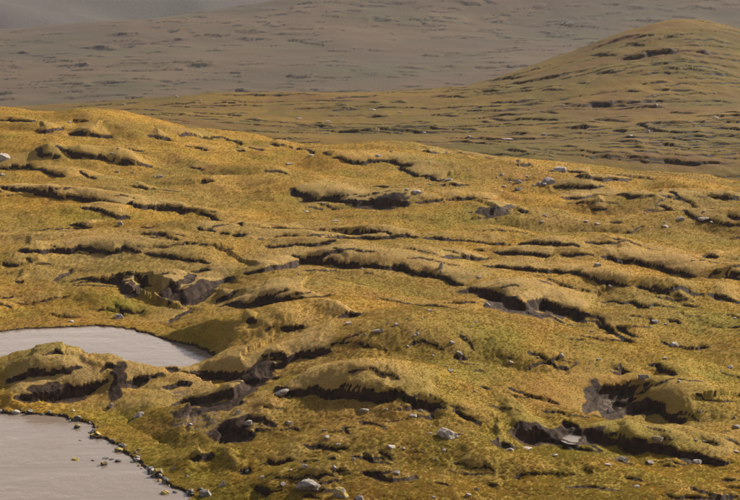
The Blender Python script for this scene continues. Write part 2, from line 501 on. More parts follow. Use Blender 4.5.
low_px = [(-220, 408), (-80, 411), (0, 413), (30, 414), (62, 417), (85, 424), (98, 436), (118, 450), (136, 459), (150, 472), (165, 482), (184, 492), (190, 502), (170, 530), (90, 550), (-220, 560)]
up_px = [(-200, 327), (-60, 328), (0, 332), (30, 329), (60, 327), (100, 327), (130, 329), (158, 339), (200, 348), (211, 354), (207, 362), (190, 367), (150, 371), (137, 371), (118, 366), (92, 359), (62, 354), (30, 356), (8, 361), (-60, 364), (-200, 364)]
low_poly = [at_height(x, y, POND0)[:2] for x, y in low_px]
up_poly = [at_height(x, y, POND1)[:2] for x, y in up_px]
wob = 0.35 * noise(S.X * 0.9, S.Y * 0.9, 41) + 0.6 * noise(S.X * 0.25, S.Y * 0.25, 43)
sd_low = np.full(S.X.shape, 99.0); sd_up = np.full(S.X.shape, 99.0)
m = (S.X < -4) & (S.Y > 90) & (S.Y < 190)
sd_low[m] = poly_sd(S.X[m], S.Y[m], low_poly) + wob[m]
sd_up[m] = poly_sd(S.X[m], S.Y[m], up_poly) + wob[m]

# traced peat edges of the near ground: height, width of the bare floor, pixel path (high turf on the left of travel)
HAGS = [
 (1.0, .5, [(0,186),(27,190),(54,194),(78,197),(109,202),(136,205),(156,206),(190,209)]),
 (.7, .4, [(77,206),(99,209),(116,215),(133,217)]),
 (.7, .9, [(68,223),(82,226),(95,227)]),
 (.8, .4, [(15,252),(31,253),(54,251),(68,251),(88,248),(112,252),(122,247),(143,252)]),
 (.7, .5, [(0,264),(10,264),(19,266)]), (.45, .3, [(34,264),(54,263)]), (.5, .4, [(12,281),(26,281)]), (.6, .5, [(50,282),(58,277),(65,273),(70,268)]),
 (.7, .4, [(194,228),(204,230),(219,233)]), (.6, .5, [(232,236),(250,238)]),
 (.9, .8, [(120,276),(126,285),(131,289),(137,285),(145,279)]), (.5, .6, [(140,276),(146,283),(152,283)]),
 (.9, .9, [(152,291),(156,294),(167,293),(175,289),(185,284),(191,276)]),
 (1.1, 1.5, [(169,300),(178,297),(188,297),(196,291),(204,286),(216,281),(226,277),(240,273)]),
 (.7, .4, [(212,298),(224,296),(240,288)]), (.6, .5, [(164,325),(173,318),(183,312),(191,306)]), (.5, .3, [(188,274),(200,271),(215,272)]),
 (1.0, .5, [(240,273),(265,268),(289,264),(303,260),(333,260),(347,264),(364,264),(384,267),(405,267),(415,272),(435,276),(452,281),(466,285)]),
 (1.45, 2.4, [(466,286),(485,290),(503,297),(520,305),(542,302),(562,308),(596,313)]),
 (1.1, 2.6, [(289,186),(310,196),(320,199),(340,199),(354,202),(371,201),(395,202),(414,203)]),
 (.7, .4, [(240,229),(262,230),(282,229),(310,231)]), (.7, .4, [(253,241),(279,239),(313,239),(347,237),(381,237),(398,235),(422,236)]),
 (.5, .5, [(262,247),(296,247),(313,247),(337,242)]), (1.0, .7, [(222,300),(245,303),(265,298),(286,299),(313,297),(328,294)]),
 (.75, .5, [(330,320),(344,316),(362,312)]), (.7, .4, [(276,333),(296,328),(309,328)]), (.6, .6, [(243,325),(259,320)]),
 (.7, .4, [(400,165),(415,174),(435,179),(448,180)]), (.7, .4, [(436,185),(456,185),(470,184)]), (.7, .4, [(442,199),(463,198),(496,201)]),
 (.5, .3, [(373,187),(391,189)]), (.8, .4, [(437,261),(443,259),(456,257),(491,256)]),
 (.75, .35, [(478,266),(500,268),(520,270),(541,271),(565,273),(585,277),(609,282),(633,286)]),
 (.35, .2, [(381,298),(405,303),(432,305),(463,310)]), (.3, .3, [(330,278),(352,280)]), (.3, .2, [(300,206),(325,208)]),
 (.9, .7, [(486,208),(500,209),(518,205)]), (.7, .4, [(556,196),(578,198),(602,196),(626,195),(657,196)]), (.6, .3, [(566,177),(581,179),(602,179),(633,179)]),
 (.7, .4, [(551,186),(568,187),(581,188),(594,189),(606,188)]), (.6, .3, [(566,170),(578,172),(589,174),(598,174)]), (.5, .2, [(512,164),(532,165)]),
 (.6, .3, [(516,210),(530,210)]), (.7, .3, [(587,206),(600,208),(611,208)]), (.5, .2, [(608,221),(626,223)]),
 (.6, .3, [(660,190),(680,199)]), (.5, .2, [(710,198),(745,199)]), (.5, .3, [(655,205),(670,208),(694,216),(711,221),(745,225)]), (.5, .3, [(724,216),(745,219)]),
 (.8, .3, [(490,251),(510,253),(534,255),(556,257)]), (.6, .3, [(508,243),(541,246),(572,245),(583,250)]), (.4, .2, [(582,243),(609,244),(627,245)]),
 (1.0, .4, [(597,255),(619,260),(640,262),(660,267),(680,272),(702,276)]), (.4, .2, [(532,286),(556,288)]),
 (.7, .5, [(700,256),(722,258)]), (.7, .4, [(706,292),(728,299),(745,303)]), (.4, .2, [(676,304),(702,306)]), (.5, .3, [(666,318),(685,324)]),
 (.6, .3, [(712,323),(745,328)]), (.5, .25, [(590,317),(602,325),(617,333)]), (.4, .2, [(722,272),(745,279)]), (.4, .2, [(600,301),(640,304),(655,308)]),
 (.45,.2,[(150,206),(190,209),(220,222),(245,229)]), (.5,.2,[(300,231),(340,234),(395,235)]), (.4,.2,[(418,236),(460,240),(508,243)]), (.5,.3,[(412,203),(428,201),(444,199)]),
 (.5,.2,[(143,252),(165,256),(190,262),(215,266)]), (.4,.2,[(633,286),(665,292),(706,292)]), (.4,.2,[(556,257),(578,256),(597,255)]), (.4,.2,[(219,233),(232,236)]), (.5,.2,[(657,196),(690,203),(720,210)]), (.4,.2,[(457,152),(490,158),(520,164)]),
 (.4,.2,[(596,313),(604,322),(617,333),(640,345)]), (.45,.3,[(448,406),(466,414),(486,428)]), (.4,.2,[(222,136),(245,146)]), (.4,.2,[(290,146),(312,151),(332,156)]),
 # around the ponds
 (1.15, .8, [(8,397),(34,395),(58,393),(82,389),(102,384),(113,381)]), (.7, .3, [(3,381),(27,380),(44,378),(68,377),(86,372)]),
 (.9, .8, [(120,392),(136,384),(153,381),(168,379)]), (1.1, .8, [(160,372),(190,374),(211,373),(231,374),(249,371)]),
 (1.5, 2.3, [(163,409),(177,403),(197,400),(218,396),(238,389),(248,380)]), (.6, .5, [(158,393),(180,389),(195,388)]),
 (.8, 2.0, [(210,430),(218,426),(232,427),(245,429),(264,433)]), (.7, .5, [(187,459),(204,456),(214,451)]), (.6, .5, [(233,473),(252,468)]),
 (.5, .3, [(95,378),(108,372),(122,374)]), (.5, .3, [(40,368),(55,362),(72,364)]),
 # foreground
 (1.1, .6, [(277,383),(289,388),(313,388),(333,391),(347,391),(364,392),(381,395),(401,394),(415,400),(448,406)]),
 (.95, 1.0, [(252,378),(262,371),(274,364),(286,358),(306,352),(316,350),(337,346)]), (.4, .5, [(243,419),(265,420),(279,420)]),
 (1.1, 1.1, [(503,428),(521,432),(541,434),(562,429)]), (.8, .6, [(488,439),(504,444),(518,447)]),
 (1.1, 1.1, [(577,424),(599,434),(623,441),(643,444),(660,447),(693,454),(735,462)]), (1.1, 1.3, [(624,414),(636,406),(650,403),(663,408),(672,418),(693,424)]),
 (.9, 2.6, [(582,414),(586,403),(599,391),(612,393),(633,391),(655,388)]), (.4, .3, [(615,329),(641,340)]), (.5, .3, [(650,365),(665,373),(681,382)]),
 (.5, .4, [(610,459),(622,460),(634,462)]), (.3, .2, [(560,486),(590,487),(628,490)]), (.35, .2, [(620,370),(632,380)]), (.4, .4, [(487,441),(497,440)]),
 (.35, .3, [(300,444),(325,446),(350,450)]), (.4, .3, [(262,458),(285,462),(310,460)]), (.4, .3, [(360,470),(395,478),(420,476)]), (.35, .3, [(430,482),(455,486)]),
 (.4, .3, [(255,486),(275,490)]), (.4, .3, [(660,494),(700,496),(738,495)]),
 # along the near crest
 (.8, .4, [(34,129),(42,131),(50,130),(64,127)]), (1.2, .8, [(66,131),(78,132),(91,134),(104,135),(114,135)]), (1.0, .4, [(30,151),(42,154),(52,155),(63,156)]),
 (1.1, .5, [(54,148),(65,150),(76,155),(87,156),(97,157),(110,159),(119,161),(140,163),(156,166)]), (.8, .5, [(-10,168),(10,167),(23,166),(32,167),(45,170),(57,174),(67,177)]),
 (.6, .4, [(82,173),(97,180)]), (.5, .3, [(-5,119),(11,120),(30,120),(50,121)]), (.5, .3, [(72,119),(90,121)]),
 (1.0, .5, [(145,133),(158,137),(172,138)]), (.9, .4, [(176,135),(190,134),(222,136)]), (.6, .4, [(125,148),(146,151)]), (.6, .4, [(182,145),(196,147),(212,151)]),
 (.6, .4, [(234,149),(251,151)]), (.6, .3, [(244,146),(266,150)]), (.5, .3, [(268,145),(290,146)]), (.7, .4, [(332,156),(354,162),(381,160),(398,163),(413,168)]),
 (.6, .3, [(414,149),(435,152),(457,152)]), (.4, .2, [(186,167),(206,170)]), (.5, .3, [(200,179),(216,182)]), (.4, .2, [(260,170),(290,173)]), (.4, .3, [(130,186),(150,188)]),
]
for px, py, a, r, ry in [(365, 374, 1.0, 5.5, 5.0), (270, 287, .6, 6, 5), (530, 289, .5, 6, 5), (650, 254, .5, 9, 6), (120, 238, .6, 15, 7), (680, 400, .6, 5, 5), (625, 436, .4, 6, 3), (290, 318, .5, 7, 5), (360, 192, .5, 9, 6), (90, 378, .3, 6, 3)]:
    x, y, z = S.hit(px, py)
    S.Z += a * np.exp(-(((S.X - x) / r) ** 2 + ((S.Y - y) / ry) ** 2))
peat = np.zeros_like(S.X); raise_ = np.zeros_like(S.X); lip = np.zeros_like(S.X); number = np.zeros(S.X.shape, np.int32)
Xw = S.X + 0.35 * noise(S.X * 0.8, S.Y * 0.8, 11) + 0.09 * noise(S.X * 2.6, S.Y * 2.6, 12)
Yw = S.Y + 0.45 * noise(S.X * 0.7, S.Y * 0.7, 13) + 0.12 * noise(S.X * 2.4, S.Y * 2.4, 14)
paths = []
for s, w, P in HAGS:
    paths.append(resample([S.hit(*p)[:2] for p in P], 0.8))
for k, (s, w, P) in enumerate(HAGS):
    carve(S, Xw, Yw, paths[k], s * 1.05, w * 0.9, 3.4 + 4.2 * s, 0.8 + 1.3 * s, peat, k + 1, raise_, number, lip, up=0.55 if s > 0.6 else 0.45, hang=0.0, bare=0.22)
NH = len(HAGS)
for k in range(230):                                          # lesser turf steps between the traced ones
    px, py = rng.uniform(-40, 780), rng.uniform(0, 1) ** 0.8 * 330 + 165
    if px < 240 and py > 320: continue
    x, y, z = S.hit(px, py)
    L = rng.uniform(1.0, 4.5) * (y / 210) ** 1.3; a = rng.normal(-0.05, 0.4); n = 5
    u = np.linspace(-1, 1, n)
    P = np.stack([x + u * L * math.cos(a), y + u * L * math.sin(a) + 0.5 * rng.normal(0, 1) * u * u], 1)
    carve(S, Xw, Yw, resample(P, 0.8), rng.uniform(0.18, 0.48), rng.uniform(0.0, 0.25), 2.2, 1.2, peat, -1, raise_, number, lip, up=0.45, bare=0.06)

# tussocky relief, stronger in the wet foreground and weaker on the smooth turf mounds
rough = np.clip(1.0 - 0.55 * raise_, 0.3, 1)
hum = fbm(S.X / 2.6, S.Y / 3.0, 21, 2)
tus = np.abs(noise(S.X / 0.75, S.Y / 0.8, 24)); tus2 = noise(S.X / 0.33, S.Y / 0.36, 26)
fg = smooth(150, 118, S.Y)
grassy = 1 - smooth(0.2, 0.6, peat)
S.Z += grassy * rough * (0.11 * hum + (0.09 + 0.05 * fg) * tus + 0.04 * tus2) * smooth(100, 112, S.Y)
S.Z += (1 - grassy) * (0.05 * noise(S.X / 0.6, S.Y / 0.7, 28) + 0.10 * np.abs(noise(S.X / 0.42, S.Y / 0.5, 29)) + 0.03 * tus2)
# ponds
for sd, lv in ((sd_low, POND0), (sd_up, POND1)):
    edge = lv + 0.16 + 0.10 * noise(S.X * 1.1, S.Y * 1.1, 61) + 0.05 * np.clip(sd, 0, 5)
    k = smooth(0.0, 2.6, sd)
    S.Z = np.where(sd > 0, edge * smooth(-0.0, 0.35, sd) * (1 - k) + (lv - 0.05) * (1 - smooth(0.0, 0.35, sd)) * (1 - k) + np.maximum(S.Z, lv + 0.2 - 1.5 * np.clip(sd - 3.5, 0, 60)) * k, lv - 0.06 + 0.25 * np.maximum(sd, -5))
    peat[sd < 0.30] = 0.9
    number[(sd < 2.0) & (number < 0)] = 0

PUDDLES = []
for px, py, r, ry in [(571, 434, 0.85, 1.5)]:
    x, y, z = S.hit(px, py)
    q = np.sqrt(((S.X - x) / r) ** 2 + ((S.Y - y) / ry) ** 2) + 0.6 * noise(S.X * 1.1, S.Y * 0.9, 67)
    m = q < 1.3
    lv = float(np.percentile(S.Z[q < 1.0], 30)) if (q < 1.0).any() else z
    f = smooth(1.6, 0.95, q)
    S.Z = S.Z * (1 - f) + f * (lv - 0.10 + 0.10 * np.clip(q, 0, 1.2) ** 2)
    peat = np.maximum(peat, smooth(1.7, 1.2, q))
    PUDDLES.append((x, y, lv - 0.045, r * 1.25, ry * 1.25))
# vegetation zones: (kind, pixel, radius in metres, stretch in depth)
straw = np.clip(raise_ * 0.95, 0, 1); green = np.zeros_like(straw); rust = np.zeros_like(straw); gravel = np.zeros_like(straw)
ZONES = [('g', 118, 304, 4, 2, .9), ('g', 120, 268, 3, 2, .4), ('g', 470, 225, 9, 4, .8), ('g', 640, 235, 14, 5, .4), ('g', 690, 370, 10, 8, .7), ('g', 560, 450, 14, 7, .7), ('g', 640, 480, 16, 6, .6),
         ('g', 500, 380, 7, 6, .5), ('g', 150, 440, 5, 6, .6), ('g', 200, 340, 7, 4, .5), ('g', 240, 490, 5, 4, .8), ('g', 70, 165, 7, 5, .35), ('g', 700, 320, 10, 6, .6), ('g', 180, 465, 6, 4, .7),
         ('r', 545, 395, 4, 4, .8), ('r', 620, 385, 5, 2, .6), ('r', 110, 175, 8, 5, .3), ('r', 175, 420, 4, 2, .5), ('r', 620, 225, 16, 3, .4), ('r', 720, 232, 10, 3, .5), ('r', 365, 420, 7, 2, .5), ('r', 80, 318, 7, 2, .6), ('r', 520, 175, 8, 3, .5), ('r', 400, 270, 9, 2, .3),
         ('s', 370, 372, 5, 4, .7), ('s', 300, 350, 4, 4, .5), ('s', 120, 245, 14, 6, .6), ('s', 60, 235, 14, 4, .6), ('s', 330, 255, 16, 4, .5), ('s', 560, 225, 12, 3, .4), ('s', 660, 250, 10, 4, .5), ('s', 530, 285, 8, 4, .6), ('s', 280, 285, 9, 4, .5), ('s', 290, 318, 8, 4, .5), ('s', 680, 395, 5, 4, .5), ('s', 230, 185, 12, 5, .3),
         ('v', 200, 424, 2.2, 1.5, .9), ('v', 186, 421, 1.6, 1.0, .9), ('v', 612, 409, 1.6, 1.6, .7), ('v', 180, 393, 1.4, .8, .7), ('v', 118, 383, .8, 2, .5), ('v', 370, 208, 6, 1.5, .35), ('v', 600, 192, 4, 1, .5), ('v', 700, 217, 3, 1, .6), ('v', 548, 184, 4, 1, .6), ('v', 500, 310, 2, 2, .5)]
for kind, px, py, r, ry, amt in ZONES:
    x, y, z = S.hit(px, py)
    g = amt * np.exp(-(((Xw - x) / r) ** 2 + ((Yw - y) / (ry * 1.6)) ** 2))
    for kk, A in (('g', green), ('r', rust), ('s', straw), ('v', gravel)):
        if kind == kk: np.maximum(A, g, out=A)
        elif kind in 'gr' and kk == 's': A *= 1 - 0.7 * g
for px, py, r, ry in [(215, 407, 3.2, 1.6), (195, 411, 2.6, 1.4), (250, 384, 1.8, 2.6), (262, 374, 1.5, 2.4), (230, 433, 2.6, 1.5), (520, 312, 5.0, 1.6), (500, 306, 2.5, 2.0), (380, 207, 5.5, 2.2), (610, 410, 2.4, 3.0), (596, 400, 1.6, 2.2),
                      (118, 384, 1.0, 3.4), (190, 300, 2.6, 2.2), (172, 297, 2.0, 2.0), (204, 292, 2.0, 2.4), (640, 411, 1.4, 1.6), (540, 439, 3.0, 1.2), (590, 440, 2.0, 1.2), (60, 398, 4.0, 1.0), (130, 289, 1.6, 2.0), (492, 211, 3.5, 1.4)]:
    x, y, z = S.hit(px, py)
    peat = np.maximum(peat, 1.05 * np.exp(-((((Xw - x) / (r * 0.8)) ** 2 + ((Yw - y) / (ry * 1.1)) ** 2)) ** 1.3 * (1.0 + 0.8 * noise(S.X / 0.9, S.Y / 1.1, 66))))
gold_crest = smooth(235, 300, S.Y) * smooth(30, -40, S.X)
straw *= 1 - 0.6 * gold_crest
tone = np.stack([np.clip(straw, 0, 1), np.clip(green, 0, 1), np.clip(rust, 0, 1)], -1)
near = sheet('moorland', S, dict(tone=tone, peat=peat, gravel=gravel), M_NEAR, number, NH,
             'golden grassy moorland cut by dark peat edges', 'moorland')

# ------------------------------------------------------------------ hill beyond the crest
mid_px = [(100, 107, 560), (0, 112, 560), (-150, 115, 560), (170, 99, 580), (240, 92, 600), (320, 93, 610), (400, 91, 610), (450, 87, 615), (500, 83, 620), (530, 74, 622), (560, 62, 625), (600, 45, 635), (640, 29, 645), (665, 21, 650), (685, 18, 652), (705, 20, 655), (740, 30, 655), (800, 45, 650), (920, 80, 640),
          (200, 118, 490), (300, 120, 500), (400, 118, 500), (500, 115, 510), (600, 95, 530), (680, 70, 560), (740, 75, 560), (680, 45, 600), (850, 95, 560),
          (250, 135, 440), (400, 138, 440), (520, 140, 440), (620, 130, 450), (740, 125, 450), (900, 130, 450), (400, 155, 400), (560, 162, 395), (650, 165, 400), (740, 165, 400), (900, 170, 400), (100, 125, 440), (-100, 125, 440)]
mctrl = [at_depth(*c) for c in mid_px]
for x in (-220, -140, -60, 20):
    mctrl += [(x, 720, -34), (x, 900, -75)]
mctrl += [(100, 760, -20), (180, 760, -12), (180, 900, -70), (260, 760, -20), (100, 900, -70)]
for x in (-150, -80, 0, 80, 150): mctrl += [(x, 355, -24)]
mplate = Plate(mctrl, 0.2, 200.0)
rows = [355.0]
while rows[-1] < 900: rows.append(rows[-1] + (0.55 * (rows[-1] / 400) ** 1.3 if rows[-1] < 690 else 8.0))
H = Surf(np.linspace(-0.30, 0.30, 760), np.array(rows))
H.Z = mplate(H.X, H.Y) + 0.6 * fbm(H.X / 30, H.Y / 40, 71, 3)
MID = [
 [(634,37),(645,36),(656,36)], [(664,36),(683,37)], [(623,44),(646,45)], [(652,53),(664,53),(678,51)], [(591,55),(619,55)], [(625,57),(641,58)], [(593,73),(616,72),(627,70)], [(639,75),(660,73),(687,72)],
 [(639,84),(655,83),(670,83)], [(649,89),(674,90),(697,90)], [(623,91),(646,91)], [(488,81),(510,78),(528,76)], [(488,102),(510,103),(542,99)], [(540,111),(562,113)], [(488,120),(524,119),(559,120)], [(594,119),(634,121)],
 [(635,125),(667,132),(715,134)], [(666,138),(709,140)], [(717,112),(745,114)], [(668,112),(698,113)], [(588,105),(627,105)], [(550,146),(579,148)], [(632,150),(661,152)], [(543,134),(566,137)],
 [(571,127),(593,128)], [(610,131),(627,132)], [(700,53),(711,54)], [(671,60),(695,61)], [(714,126),(745,131)], [(660,145),(690,147)], [(700,75),(726,74)], [(708,100),(735,103)],
 [(327,99),(350,97),(382,95)], [(365,102),(380,103)], [(366,116),(389,116)], [(338,131),(375,132)], [(329,110),(358,108)], [(243,120),(270,121)], [(298,124),(326,128)], [(390,102),(408,102)], [(394,129),(416,129)], [(475,121),(496,122)],
 [(448,142),(472,143),(496,144)], [(451,129),(478,131)], [(213,103),(239,104)], [(226,114),(243,116)], [(160,113),(185,115)], [(200,119),(226,120)], [(430,115),(460,116)], [(500,150),(528,152)], [(505,133),(530,134)], [(610,141),(640,143)], [(540,90),(565,89)], [(575,83),(592,82)],
 [(90,118),(125,121),(150,124)], [(133,122),(153,127),(184,129),(205,130)], [(440,97),(470,97)], [(560,103),(575,104)],
]
mpeat = np.zeros_like(H.X); mraise = np.zeros_like(H.X); mnum = np.zeros(H.X.shape, np.int32)
HXw = H.X + 1.2 * noise(H.X / 4, H.Y / 4, 72); HYw = H.Y + 1.5 * noise(H.X / 3.5, H.Y / 3.5, 73)
mp = [resample([H.hit(*p, ymin=392)[:2] for p in P], 2.5) for P in MID]
for k, P in enumerate(mp):
    carve(H, HXw, HYw, P, 0.72, 0.3, 8, 4, mpeat, k + 1, mraise, mnum, up=0.55, bare=0.5, soft=0.3)
for k in range(400):
    x, y, z = H.hit(rng.uniform(-60, 800), rng.uniform(24, 178), ymin=392)
    if y > 660 or (y < 408 and k % 3): continue
    L = rng.uniform(3, 20); a = rng.normal(0, 0.14); u = np.linspace(-1, 1, 5)
    P = np.stack([x + u * L * math.cos(a), y + u * L * math.sin(a) + rng.normal(0, 1) * u * u], 1)
    carve(H, HXw, HYw, resample(P, 2.5), rng.uniform(0.25, 0.58), rng.uniform(0.0, 0.25), 6, 3, mpeat, -1, mraise, mnum, up=0.5, bare=0.3, soft=0.4)
H.Z += (1 - smooth(0.2, 0.6, mpeat)) * (0.18 * fbm(H.X / 5, H.Y / 6, 75, 3))
mtone = np.stack([np.clip(mraise * 0.8, 0, 1), 0.6 * smooth(0.0, 0.5, noise(H.X / 40, H.Y / 30, 76)), 0.8 * smooth(0.05, 0.5, noise(H.X / 50, H.Y / 25, 77))], -1)
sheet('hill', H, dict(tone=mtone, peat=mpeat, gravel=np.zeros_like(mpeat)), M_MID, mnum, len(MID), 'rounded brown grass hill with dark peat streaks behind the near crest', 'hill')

# ------------------------------------------------------------------ far moor and mountain
far_px = [(-200, 112, 1200), (0, 108, 1200), (200, 105, 1200), (400, 100, 1220), (600, 95, 1240), (740, 92, 1250), (950, 92, 1250),
          (0, 75, 1420), (200, 70, 1420), (400, 70, 1400), (600, 70, 1400), (740, 70, 1400), (950, 70, 1400),
          (400, 45, 1600), (600, 46, 1590), (740, 42, 1600), (950, 40, 1600), (200, 40, 1640), (500, 20, 1760), (650, 20, 1740), (740, 15, 1760),
          (-200, 52, 1700), (0, 33, 1760), (80, 24, 1800), (170, 15, 1850), (245, 6, 1890), (300, -6, 1930), (400, -28, 1990), (550, -50, 2050), (740, -70, 2100), (950, -90, 2150)]
fctrl = [at_depth(*c) for c in far_px]
for x in (-700, -400, -100): fctrl += [(x, 2150, -110), (x, 2500, -190)]
for x in (200, 500, 800): fctrl += [(x, 2500, 40), ]
for x in (-500, -250, 0, 250, 500): fctrl += [(x, 880, -115)]
fplate = Plate(fctrl, 0.2, 500.0)
rows = [880.0]
while rows[-1] < 2500: rows.append(rows[-1] + (12 if rows[-1] < 1180 else 3.0 if rows[-1] < 2080 else 20.0))
A = Surf(np.linspace(-0.33, 0.33, 520), np.array(rows))
A.Z = fplate(A.X, A.Y) + 2.2 * fbm(A.X / 120, A.Y / 120, 81, 3)
fpeat = np.zeros_like(A.X); fraise = np.zeros_like(A.X); fnum = np.zeros(A.X.shape, np.int32)
AXw = A.X + 5 * noise(A.X / 16, A.Y / 16, 82); AYw = A.Y + 6 * noise(A.X / 14, A.Y / 14, 83)
FAR = [[(92,48),(112,50)], [(120,45),(150,43),(182,40)], [(10,53),(26,53)], [(165,47),(195,47)], [(195,62),(220,63)], [(40,58),(60,57)], [(92,82),(110,83)], [(230,34),(252,31)],
       [(300,42),(318,45),(328,46)], [(245,32),(260,33)], [(328,51),(352,51)], [(420,21),(446,22)], [(455,24),(470,22)], [(374,20),(388,20)], [(347,10),(362,12)], [(285,8),(294,9)],
       [(365,75),(383,73)], [(400,74),(416,76)], [(540,32),(556,37),(568,37)], [(495,34),(505,39)], [(620,26),(640,26)], [(624,7),(646,8)], [(558,24),(573,24)], [(502,24),(512,23)], [(475,68),(500,69)], [(590,43),(610,45)], [(320,16),(345,17)], [(70,70),(95,70)], [(300,82),(325,80)]]
for k, P in enumerate([resample([A.hit(*p, ymin=1190)[:2] for p in P], 8) for P in FAR]):
    carve(A, AXw, AYw, P, 1.5, 0.7, 16, 8, fpeat, k + 1, fraise, fnum, up=0.5, bare=1.2, soft=0.8)
for k in range(700):
    x, y, z = A.hit(rng.uniform(-80, 820), rng.uniform(-20, 104), ymin=1190)
    L = rng.uniform(3, 16); a = rng.normal(0.05, 0.3); u = np.linspace(-1, 1, 5)
    P = np.stack([x + u * L * math.cos(a), y + u * L * math.sin(a) + 3 * rng.normal(0, 1) * u * u], 1)
    carve(A, AXw, AYw, resample(P, 6), rng.uniform(0.6, 1.8), rng.uniform(0.1, 1.2), 12, 6, fpeat, -1, fraise, fnum, up=0.5, bare=0.8, soft=0.8)
ftone = np.stack([np.clip(fraise * 0.4, 0, 1), 0.8 * smooth(0.0, 0.5, noise(A.X / 160, A.Y / 90, 84)), 0.8 * smooth(0.0, 0.5, noise(A.X / 200, A.Y / 80, 85))], -1)
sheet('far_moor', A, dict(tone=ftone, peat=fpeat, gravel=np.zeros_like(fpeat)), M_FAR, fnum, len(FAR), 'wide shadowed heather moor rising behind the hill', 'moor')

rows = np.arange(2300, 7000, 40.0)
B = Surf(np.linspace(-0.38, 0.38, 260), rows)
rise = (B.Y - 2300) / 4700
B.Z = -230 + 900 * rise ** 0.9 - 0.05 * B.X + 60 * fbm(B.X / 900, B.Y / 900, 95, 4) - 40 * np.abs(noise(B.X / 350 + 0.2 * B.Y / 350, B.Y / 1400, 96))
zero = np.zeros_like(B.X)
btone = np.stack([zero, smooth(-0.1, 0.4, noise(B.X / 420, B.Y / 420, 97)), smooth(-0.1, 0.4, noise(B.X / 500, B.Y / 500, 98))], -1)
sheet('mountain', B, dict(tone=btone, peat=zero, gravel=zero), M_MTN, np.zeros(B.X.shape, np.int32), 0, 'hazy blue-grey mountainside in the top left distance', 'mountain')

# ------------------------------------------------------------------ water
def pond(name, poly, level, label, grow=0.9):
    P = np.array(poly); c = P.mean(0)
    bm = bmesh.new()
    vs = []
    n = len(P)
    for i in range(n):                                    # push the outline under the bank
        a, b = P[i - 1], P[(i + 1) % n]
        d = b - a; nn = np.array([d[1], -d[0]]) / (np.hypot(*d) + 1e-9)
        if np.dot(nn, P[i] - c) < 0: nn = -nn
        q = P[i] + nn * grow
        vs.append(bm.verts.new((q[0], q[1], level)))
    f = bm.faces.new(vs)
    bmesh.ops.triangulate(bm, faces=[f])
    bmesh.ops.recalc_face_normals(bm, faces=bm.faces)
    if bm.faces[:][0].normal.z < 0: bmesh.ops.reverse_faces(bm, faces=bm.faces)
    me = bpy.data.meshes.new(name); bm.to_mesh(me); bm.free()
    me.materials.append(M_WATER)
    o = bpy.data.objects.new(name, me); col.objects.link(o)
    tag(o, label, 'pond', kind='structure')
pond('pond', low_poly, POND0, 'rippled grey pond with a stony shore in the bottom left corner')
pond('pond', up_poly, POND1, 'smaller pale pond behind the peat isthmus', 0.5)

for (x, y, lv, r, ry), lb in zip(PUDDLES, ('small glinting puddle on bare peat in the lower right hollow',)):
    bm = bmesh.new()
    bm.faces.new([bm.verts.new((x + r * math.cos(a), y + ry * math.sin(a), lv)) for a in np.linspace(0, 2 * math.pi, 25)[:-1]])
    me = bpy.data.meshes.new('puddle'); bm.to_mesh(me); bm.free(); me.materials.append(M_WATER)
    o = bpy.data.objects.new('puddle', me); col.objects.link(o)
    tag(o, lb, 'puddle', kind='structure')

# ------------------------------------------------------------------ rocks
def rock_mesh(seed, w, d, h, sub=3, angular=1.0):
    r = random.Random(seed)
    bm = bmesh.new()
    bmesh.ops.create_icosphere(bm, subdivisions=sub, radius=1.0)
    planes = []
    for k in range(11):
        z = r.uniform(-0.6, 1); a = r.uniform(0, 6.283); q = math.sqrt(max(0, 1 - z * z))
        planes.append((q * math.cos(a), q * math.sin(a), z, r.uniform(0.50, 0.85)))
    sx, sy = r.uniform(-0.3, 0.3), r.uniform(-0.3, 0.3)
    for v in bm.verts:
        x, y, z = v.co
        for nx, ny, nz, off in planes:
            k = x * nx + y * ny + z * nz - off
            if k > 0:
                k *= angular; x -= nx * k; y -= ny * k; z -= nz * k
        j = 0.035
        x += r.uniform(-j, j) + sx * z * 0.5; y += r.uniform(-j, j) + sy * z * 0.5; z += r.uniform(-j, j)
        v.co = (x, y, z)
    xs = [v.co.x for v in bm.verts]; ys = [v.co.y for v in bm.verts]; zs = [v.co.z for v in bm.verts]
    fx, fy, fz = w / (max(xs) - min(xs)), d / (max(ys) - min(ys)), h / (max(zs) - min(zs))
    for v in bm.verts:
        v.co = ((v.co.x - (max(xs) + min(xs)) / 2) * fx, (v.co.y - (max(ys) + min(ys)) / 2) * fy, (v.co.z - min(zs)) * fz)
    me = bpy.data.meshes.new('rock'); bm.to_mesh(me); bm.free()
    return me

rock_count = 0
def rock(px, py, w, h=None, label=None, mat=None, name='boulder', category='boulder', group=None, tilt=0.0, level=None, surf=None, ymin=0):
    """a rock centred on pixel (px, py), w by h pixels of the photograph"""
    global rock_count
    rock_count += 1
    h = h or 0.62 * w
    sf = surf or S
    base = at_height(px, py + 0.4 * h, level) if level is not None else sf.hit(px, py + 0.38 * h, ymin)
    dist = math.sqrt(base[0] ** 2 + base[1] ** 2 + (CAM_H - base[2]) ** 2)
    W, Hh = 0.9 * w * dist / F, 0.95 * h * dist / F
    D = W * (0.75 + 0.25 * random.random())
    Hh = max(Hh - 0.22 * D, 0.35 * Hh)                  # part of the seen height is the top face
    me = rock_mesh(rock_count * 13 + 5, W, D, Hh * 1.45, 3 if w > 7 else 2)
    me.materials.append(mat or M_ROCK)
    o = bpy.data.objects.new(name, me); col.objects.link(o)
    o.location = (base[0], base[1] + 0.25 * D, base[2] - 0.56 * Hh)
    o.rotation_euler = (0, tilt, random.uniform(-0.3, 0.3))
    return tag(o, label, category, group)

